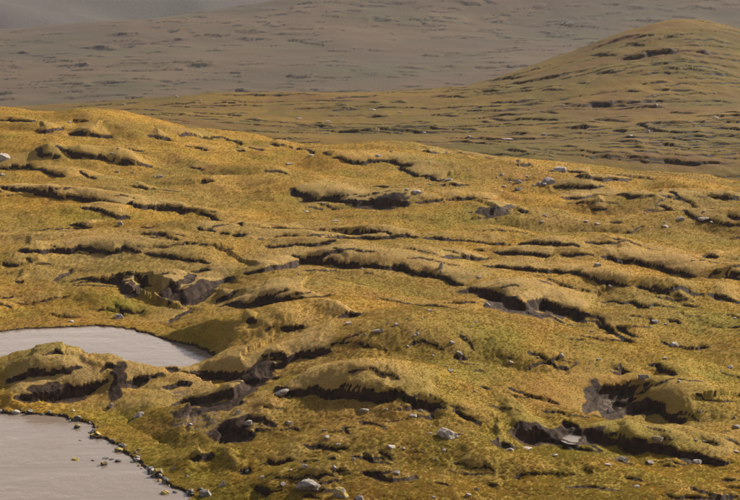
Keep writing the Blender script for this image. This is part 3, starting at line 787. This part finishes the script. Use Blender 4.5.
BIG = [
 (445, 432, 24, 14, 'long pale grey boulder lying slanted on the grass right of the lower middle', M_ROCK, 0.35),
 (308, 484, 29, 15, 'large rugged grey boulder at the bottom edge, biggest of the three there', M_GREY, 0.05),
 (339, 492, 18, 14, 'grey boulder with a yellow lichen spot beside the largest bottom boulder', M_LICHEN, 0.25),
 (359, 498, 11, 7, 'half cut grey boulder at the bottom edge, rightmost of the three', M_GREY, 0.0),
 (282, 391, 19, 8, 'pale flat slab at the left foot of the front turf mound', M_ROCK, -0.15),
 (378, 330, 14, 6, 'flat pale stone on the knoll, largest of the stones on its brow', M_ROCK, 0.0),
 (349, 323, 8, 4, 'pale stone on the knoll left of the large flat one', M_ROCK, 0.0),
 (396, 324, 6, 4, 'small pale stone on the knoll right of the large flat one', M_ROCK, 0.0),
 (417, 333, 6, 4, 'grey stone on the knoll slope, below and right of the flat one', M_GREY, 0.0),
 (3, 156, 15, 11, 'pale angular boulder cut by the left edge of the picture', M_ROCK, -0.1),
 (560, 168, 15, 8, 'pale rounded boulder on the near crest, highest of the boulder cluster', M_ROCK, 0.1),
 (549, 180, 16, 10, 'broad grey boulder in the middle of the crest cluster', M_GREY, 0.0),
 (519, 181, 9, 6, 'pale rounded boulder at the left of the crest cluster', M_ROCK, 0.0),
 (539, 183, 6, 5, 'small pale stone touching the broad grey crest boulder', M_ROCK, 0.0),
 (552, 170, 7, 3, 'low flat stone left of the highest crest boulder', M_ROCK, 0.0),
 (520, 188, 12, 5, 'dark peaty hummock of rock below the crest cluster', M_PEATROCK, 0.0),
 (417, 191, 13, 6, 'pale stone beside the hollow at the right end of the long peat scoop', M_ROCK, 0.0),
 (449, 179, 9, 4, 'flat pale stone at the end of a turf step, above the scoop stone', M_ROCK, 0.0),
 (439, 179, 6, 3, 'small pale stone left of the flat stone on the turf step', M_ROCK, 0.0),
 (429, 178, 5, 3, 'small pale stone, leftmost of the three on the turf step', M_ROCK, 0.0),
 (441, 265, 5, 8, 'upright pale stone standing in a turf hollow near the middle', M_ROCK, 0.0),
 (487, 304, 8, 6, 'pale stone on the bare floor of the big peat scoop', M_ROCK, 0.0),
 (598, 264, 9, 5, 'pale stone on the turf in front of the right hand peat ridge', M_ROCK, 0.0),
 (611, 286, 6, 4, 'small pale stone on the slope below the right hand peat ridge', M_ROCK, 0.0),
 (655, 321, 9, 6, 'grey stone on the right slope with a smaller one beside it', M_GREY, 0.1),
 (666, 324, 4, 3, 'small pale stone right beside the grey stone on the right slope', M_ROCK, 0.0),
 (674, 344, 10, 6, 'pale stone on the open slope at the right', M_ROCK, 0.1),
 (644, 376, 12, 7, 'mottled grey boulder above the right hand peat hollow', M_GREY, 0.0),
 (658, 438, 15, 8, 'white stone with yellow lichen on the narrow turf ridge at lower right', M_LICHEN, 0.2),
 (696, 461, 10, 7, 'pale angular stone on the turf at the end of the narrow ridge', M_ROCK, 0.3),
 (650, 462, 10, 6, 'brownish lumpy stone below the narrow turf ridge', M_GREY, 0.0),
 (622, 459, 17, 8, 'dark peaty hummock of rock below the narrow turf ridge', M_PEATROCK, 0.0),
 (608, 464, 8, 3, 'flat pale stone left of the dark peaty hummock', M_ROCK, 0.0),
 (527, 448, 13, 5, 'flat pale stone in front of the lower right peat scoop', M_ROCK, -0.1),
 (510, 449, 9, 5, 'grey stone left of the flat stone in front of the peat scoop', M_GREY, 0.0),
 (609, 411, 5, 7, 'upright pale stone in the bare peat hollow at right', M_ROCK, 0.0),
 (737, 426, 9, 5, 'pale stone on turf at the right edge of the picture', M_ROCK, 0.0),
 (736, 451, 7, 4, 'pale stone at the right edge, below another', M_ROCK, 0.0),
 (730, 367, 7, 5, 'pale leaning stone high on the slope near the right edge', M_ROCK, 0.2),
 (562, 355, 7, 5, 'pale stone on the green slope right of the knoll', M_ROCK, 0.0),
 (576, 363, 3.5, 5, 'small upright pale stone on the green slope right of the knoll', M_ROCK, 0.0),
 (511, 362, 6, 4, 'grey stone on the green slope nearest the knoll', M_GREY, 0.0),
 (364, 409, 12, 5, 'pale flat stone in the grass below the front turf mound', M_ROCK, 0.0),
 (413, 415, 10, 5, 'pale stone in the grass at the right foot of the front mound', M_ROCK, 0.0),
 (420, 410, 6, 4, 'smaller pale stone just above the one at the mound foot', M_ROCK, 0.0),
 (391, 446, 11, 5, 'pale brownish stone in the grass left of the long slanted boulder', M_ROCK, 0.0),
 (451, 370, 8, 4, 'pale stone on the right flank of the front mound', M_ROCK, 0.2),
 (459, 352, 9, 4, 'pale flat stone on the slope above the flank of the mound', M_ROCK, 0.15),
 (452, 342, 7, 4, 'pale stone on the slope, uppermost of the two above the mound flank', M_ROCK, 0.1),
 (289, 422, 9, 5, 'pale stone right of the dark peat hollow at lower left', M_ROCK, 0.0),
 (248, 422, 10, 6, 'pale stone on the turf above the dark peat hollow at lower left', M_ROCK, 0.0),
 (305, 466, 8, 5, 'pale stone in rough grass above the largest bottom boulder', M_ROCK, 0.0),
 (334, 467, 6, 5, 'rounded white stone in rough grass above the bottom boulders', M_ROCK, 0.0),
 (353, 459, 5.5, 6, 'upright pale stone in rough grass above the white rounded one', M_ROCK, 0.0),
 (283, 484, 8, 6, 'small grey stone left of the largest bottom boulder', M_GREY, 0.0),
 (396, 472, 8, 5, 'grey stone in the grass at the bottom middle', M_GREY, 0.0),
 (139, 414, 12, 8, 'pale split boulder on the grass between the lower pond and the peat bank', M_ROCK, -0.1),
 (111, 405, 5, 6, 'small upright pale stone on the isthmus turf', M_ROCK, 0.0),
 (117, 316, 10, 8, 'pale boulder on the far bank of the upper pond', M_ROCK, 0.3),
 (71, 321, 6, 3, 'small pale stone on the far bank of the upper pond, left one', M_ROCK, 0.0),
 (120, 223, 7, 6, 'pale stone on the turf below two short peat steps at left', M_ROCK, 0.0),
 (160, 176, 8, 4, 'pale stone on the upper left slope beside a tiny one', M_ROCK, 0.0),
 (238, 412, 7, 5, 'pale stone on turf below the big bare peat bank', M_ROCK, 0.0),
 (190, 424, 7, 4, 'grey stone lying on gravel at the left foot of the peat bank', M_ROCK, 0.0),
 (15, 412, 11, 7, 'pale boulder at the waterline of the lower pond, far left', M_ROCK, 0.0),
 (205, 493, 14, 10, 'grey boulder in the grass at the bottom, right of the pond corner', M_GREY, 0.0),
 (222, 484, 7, 9, 'upright pale stone above the boulder by the pond corner', M_ROCK, 0.0),
]
for px, py, w, h, lb, mt, tl in BIG: rock(px, py, w, h, lb, mt, tilt=tl)

SMALL = [  # scattered stones that only their place tells apart
 ('small pale stones along the golden upper slope', 'stones on the upper left slope',
  [(69,122,5,3),(45,139,3,2),(118,148,4,2.5),(112,153,4,2.5),(2,174,6,3),(117,171,5,3),(154,176,3,2),(133,172,4,2.5),(311,155,7,3),(289,163,8,3.5),(378,155,9,4),(391,151,3,2),(430,162,3,2),(468,170,3,2)]),
 ('small pale stones round the crest boulder cluster', 'stones round the crest cluster',
  [(502,174,5,3),(527,176,4,2.5),(510,182,4,3),(504,186,5,3),(545,184,6,4),(544,182,5,3),(631,176,4,2.5),(534,185,4,3),(497,177,3,2)]),
 ('small pale stones in the middle distance', 'stones in the middle distance',
  [(306,211,7,3),(336,220,8,3),(323,203,4,2.5),(340,209,3,2),(407,189,4,2.5),(430,184,4,2.5),(441,271,4,3),(480,277,5,3),(362,268,5,3),(299,274,3,2.5)]),
 ('small pale stones below the right hand crest', 'stones on the right middle slope',
  [(545,215,6,4),(586,221,6,3),(598,223,7,3),(666,226,7,4),(681,218,9,5),(665,222,4,2.5),(704,218,12,5),(542,221,5,3),(645,213,4,2.5),(704,211,4,3),(572,286,3,2),(712,222,5,3)]),
 ('small pale stones round the right peat hollow', 'stones on the right hand slope',
  [(735,318,4,3),(665,358,5,3),(538,357,4,2.5),(599,359,5,3),(592,331,4,3),(700,411,4,3),(735,417,4,3),(696,440,5,3),(704,441,5,3),(555,455,6,3.5),(636,486,8,4),(679,381,4,3)]),
 ('small pale stones on the grassy knoll', 'stones on the knoll',
  [(430,310,6,3),(388,323,3,2.5),(476,322,5,3),(433,355,4,2.5),(408,346,4,2.5),(475,391,4,3),(415,335,4,2.5),(440,347,3,2),(422,318,3,2),(465,338,4,2.5),(365,334,4,2.5),(447,366,4,2.5),(408,318,3,2)]),
 ('small pale stones in the bottom foreground grass', 'stones in the foreground grass',
  [(430,433,6,3),(444,450,5,4),(403,448,6,3),(468,495,8,6),(477,489,5,5),(434,497,6,4),(327,437,7,4),(338,444,6,3),(422,451,4,2.5),(386,409,5,3),(324,430,5,3),(308,460,3.5,2.5),(318,462,3,2.5),(436,459,4,3),(412,450,3,2),(290,470,4,3),(262,477,6,4),(247,471,5,4),(430,425,3,2)]),
]
ORD = ['first', 'second', 'third', 'fourth', 'fifth', 'sixth', 'seventh', 'eighth', 'ninth', 'tenth', 'eleventh', 'twelfth', 'thirteenth', 'fourteenth', 'fifteenth', 'sixteenth', 'seventeenth', 'eighteenth', 'nineteenth', 'twentieth']
ORD += ['twenty-' + q for q in ORD[:9]] + ['thirtieth', 'thirty-first', 'thirty-second']
for lb, gp, items in SMALL:
    for q, (px, py, w, h) in enumerate(sorted(items)): rock(px, py, w, h, ORD[q] + ' from the left of the ' + lb, M_ROCK if random.random() < 0.75 else M_GREY, 'stone', 'stone', gp)
MIDROCKS = [(655,96,5,3),(656,104,5,3),(716,117,7,4),(648,131,4,5),(631,135,8,3),(544,134,6,4),(506,138,17,2.5),(570,126,3,2.5),(704,120,4,2.5),(563,105,4,2.5),(715,93,3,2.5),(529,109,3,2.5),(706,94,3,2),(424,132,7,3.5),(372,109,8,3),(469,136,5,3),(328,121,6,2.5),(299,118,7,2.5),(400,112,4,2.5),(478,109,7,2.5),(240,90,4,2),(177,96,5,2.5),(124,104,4,2.5),(76,112,5,2.5),(612,100,3,2),(660,118,3,2),(698,141,4,2.5),(590,140,4,2.5),(720,150,4,2.5),(455,120,3,2),(200,100,3,2)]
for q, (px, py, w, h) in enumerate(sorted(MIDROCKS)):
    rock(px, py, w, h, ORD[q] + ' from the left of the tiny stones on the brown hill', M_ROCK, 'stone', 'stone', 'stones on the far hill', surf=H, ymin=392)

# stones standing in the lower pond
for px, py, w, h, lb, mt in [
 (77, 426, 7, 6, 'brown stone standing in the pond, nearest its far shore', M_WETL), (91, 432, 7, 3.5, 'low dark stone in the pond close to the bend of the shore', M_WET),
 (76, 459, 10, 4, 'flat stone with yellow lichen alone in the middle of the pond', M_WETL), (93, 460, 4, 2.5, 'tiny dark stone between the flat stone and the pond cluster', M_WET),
 (105, 458, 9, 3, 'low dark stone at the back of the pond cluster', M_WET), (104, 463, 8, 6, 'rounded brown stone at the front of the pond cluster', M_WETL),
 (111, 459, 6, 2.5, 'flat dark stone in the middle of the pond cluster', M_WET), (118, 460, 7, 5, 'dark stone at the right end of the pond cluster', M_WET),
 (165, 492, 10, 6, 'stone capped with yellow lichen in the pond near its bottom right corner', M_WETL), (175, 492, 5, 3, 'small dark stone right of the yellow capped one in the pond', M_WET)]:
    rock(px, py, w, h, lb, mt, 'pond_stone', 'stone', 'stones in the lower pond', level=POND0 - 0.02)
for px, py, w, h, lb, mt in [
 (158, 472, 12, 11, 'dark shore boulder crowned with bright yellow lichen', M_WETL), (174, 470, 10, 9, 'pale and dark shore boulder right of the yellow crowned one', M_GREY),
 (119, 449, 11, 6, 'flat brown stone at the shore bend of the lower pond', M_WETL), (136, 459, 9, 5, 'dark flat shore boulder below the bend', M_WET), (186, 477, 9, 7, 'dark boulder at the pond corner', M_WET)]:
    rock(px, py, w, h, lb, mt, 'shore_boulder', 'boulder', level=POND0)
shore = resample(np.array([at_height(x, y, POND0)[:2] for x, y in low_px[2:14]]), 0.25)
for k in range(140):
    i = min(int(len(shore) * ((k // 7 * 7 + 7 * random.random() ** 2.0) / 140)), len(shore) - 2)
    tx, ty = shore[i + 1] - shore[i]; q = math.hypot(tx, ty) + 1e-9
    nx, ny = -ty / q, tx / q
    x, y = shore[i]
    for _ in range(3):                                   # walk to the real waterline
        e = float(S.sample(sd_low, np.array([x]), np.array([y]))[0])
        x, y = x - nx * e * 0.8, y - ny * e * 0.8
    off = random.gauss(0.10, 0.20 if k % 5 else 0.55)
    x, y = x + nx * off, y + ny * off
    sz = min(0.95, 0.26 * math.exp(random.gauss(0, 0.55))) * (1.0 if i > len(shore) * 0.3 else 0.75)
    me = rock_mesh(900 + k, sz, sz * random.uniform(0.7, 1), sz * 0.75, 2)
    me.materials.append(random.choice((M_WET, M_WET, M_WET, M_WET, M_WET, M_WETL, M_GREY, M_ROCK)))
    o = bpy.data.objects.new('shore_stone', me); col.objects.link(o)
    z = max(float(S.height(x, y)), POND0 - 0.05)
    o.location = (x, y, z - 0.34 * sz); o.rotation_euler = (0, 0, random.uniform(0, 6.28))
    tag(o, 'dark wet stone in the row edging the lower pond', 'stone', 'stones edging the lower pond')

# ------------------------------------------------------------------ tussock grass
def tussocks():
    N = 500000
    tt = rng.uniform(-0.25, 0.25, N)
    u = rng.uniform(0, 1, N)
    yy = 111 * (335 / 111) ** (u ** 1.2)
    n2 = 900000                                              # extra along turf edges
    t2 = rng.uniform(-0.25, 0.25, n2); y2 = 111 * (330 / 111) ** rng.uniform(0, 1, n2)
    l2 = S.sample(lip, t2 * y2, y2)
    k2 = rng.uniform(0, 1, n2) < l2 * 0.9
    tt, yy = np.concatenate([tt, t2[k2]]), np.concatenate([yy, y2[k2]])
    edge = np.concatenate([np.zeros(N, bool), np.ones(k2.sum(), bool)])
    xx = tt * yy
    ok = (S.sample(peat, xx, yy) < 0.3) & (S.sample(sd_low, xx, yy) > 0.25) & (S.sample(sd_up, xx, yy) > 0.25) & (S.sample(gravel, xx, yy) < 0.5)
    ok &= (rng.uniform(0, 1, len(xx)) > 0.45 * S.sample(raise_, xx, yy)) | edge
    ok &= (noise(xx / 0.9, yy / 1.1, 201) + 0.5 * noise(xx / 6, yy / 6, 202) > rng.uniform(-1.3, 0.5, len(xx))) | edge
    xx, yy, edge = xx[ok], yy[ok], edge[ok]
    zz = S.height(xx, yy) - 0.02
    me = bpy.data.meshes.new('tussock_grass')
    me.vertices.add(len(xx))
    me.vertices.foreach_set('co', np.stack([xx, yy, zz], 1).astype(np.float32).ravel())
    def put(name, kind, key, arr):
        at = me.attributes.new(name, kind, 'POINT'); at.data.foreach_set(key, arr.astype(np.float32).ravel())
    sm = S.sample(raise_, xx, yy)
    size = rng.uniform(0.42, 0.88, len(xx)) * (1 - 0.35 * sm) * np.where(edge, 0.68, 1.0) * (1 + 0.3 * smooth(150, 115, yy)) * (yy / 130) ** 0.35
    put('size', 'FLOAT', 'value', size); put('tint', 'FLOAT', 'value', rng.uniform(0, 1, len(xx)))
    put('hue', 'FLOAT', 'value', np.clip(rng.uniform(0, 1, len(xx)) + 0.25 * noise(xx / 2.2, yy / 2.6, 205), 0, 1))
    put('turn', 'FLOAT', 'value', rng.uniform(0, 6.283, len(xx)))
    i = np.clip(np.searchsorted(S.rows, yy) - 1, 0, len(S.rows) - 1); j = np.clip(np.searchsorted(S.t, xx / yy) - 1, 0, len(S.t) - 1)
    put('tone', 'FLOAT_VECTOR', 'vector', tone[i, j])
    o = bpy.data.objects.new('tussock_grass', me); col.objects.link(o)
    tag(o, 'golden tussock grass covering the near moorland', 'grass', kind='stuff')
    ng = bpy.data.node_groups.new('tussock_grass', 'GeometryNodeTree')
    ng.interface.new_socket('Geometry', in_out='INPUT', socket_type='NodeSocketGeometry')
    ng.interface.new_socket('Geometry', in_out='OUTPUT', socket_type='NodeSocketGeometry')
    N_ = ng.nodes; L_ = ng.links
    gi, go = N_.new('NodeGroupInput'), N_.new('NodeGroupOutput')
    join = N_.new('GeometryNodeJoinGeometry')
    r = random.Random(3)
    for k in range(14):                                       # single-triangle blades, leaning outward
        c = N_.new('GeometryNodeMeshCircle'); c.fill_type = 'NGON'
        c.inputs['Vertices'].default_value = 3; c.inputs['Radius'].default_value = 1.0
        tr = N_.new('GeometryNodeTransform')
        a = k * 2.4 + r.uniform(-0.3, 0.3); q = r.uniform(0.15, 0.9); ln = r.uniform(0.08, 0.15)
        tr.inputs['Scale'].default_value = (ln, r.uniform(0.018, 0.03), 1)
        tr.inputs['Rotation'].default_value = (r.uniform(-0.8, 0.8), -(math.pi / 2 - q), a)
        rad = r.uniform(0.0, 0.10)
        tr.inputs['Translation'].default_value = (rad * math.cos(a), rad * math.sin(a), 0.4 * ln)
        L_.new(c.outputs[0], tr.inputs[0]); L_.new(tr.outputs[0], join.inputs[0])
    mt = N_.new('GeometryNodeSetMaterial'); mt.inputs['Material'].default_value = M_TUFT
    L_.new(join.outputs[0], mt.inputs[0])
    def na(name):
        x = N_.new('GeometryNodeInputNamedAttribute'); x.data_type = 'FLOAT'; x.inputs['Name'].default_value = name
        return x.outputs[0]
    m2p = N_.new('GeometryNodeMeshToPoints'); L_.new(gi.outputs[0], m2p.inputs[0])
    iop = N_.new('GeometryNodeInstanceOnPoints')
    L_.new(m2p.outputs[0], iop.inputs['Points']); L_.new(mt.outputs[0], iop.inputs['Instance'])
    cx = N_.new('ShaderNodeCombineXYZ'); L_.new(na('turn'), cx.inputs[2])
    L_.new(cx.outputs[0], iop.inputs['Rotation'])
    sx = N_.new('ShaderNodeCombineXYZ')
    sz = na('size')
    low = N_.new('ShaderNodeMath'); low.operation = 'MULTIPLY'; low.inputs[1].default_value = 0.72
    L_.new(sz, low.inputs[0])
    for q in range(2): L_.new(sz, sx.inputs[q])
    L_.new(low.outputs[0], sx.inputs[2])
    L_.new(sx.outputs[0], iop.inputs['Scale'])
    L_.new(iop.outputs[0], go.inputs[0])
    md = o.modifiers.new('grass', 'NODES'); md.node_group = ng
    print('tussocks', len(xx))
tussocks()

# ------------------------------------------------------------------ haze
bm = bmesh.new(); bmesh.ops.create_cube(bm, size=1.0)
me = bpy.data.meshes.new('haze'); bm.to_mesh(me); bm.free()
hz = bpy.data.objects.new('haze', me); col.objects.link(hz)
zt, zb = float(B.Z.max()) + 30, min(float(B.Z.min()), float(A.Z.min())) - 5
hz.location = (0, 3450, (zt + zb) / 2); hz.scale = (6400, 7300, zt - zb)
tag(hz, 'thin pale haze filling the air over the moor', 'haze', kind='stuff')
T = NT('haze')
v = T.n('ShaderNodeVolumePrincipled')
v.inputs['Color'].default_value = (0.86, 0.87, 1.0, 1); v.inputs['Density'].default_value = HAZE_DENSITY
v.inputs['Anisotropy'].default_value = 0.0
T.l(v.outputs[0], T.out.inputs['Volume'])
me.materials.append(T.m)
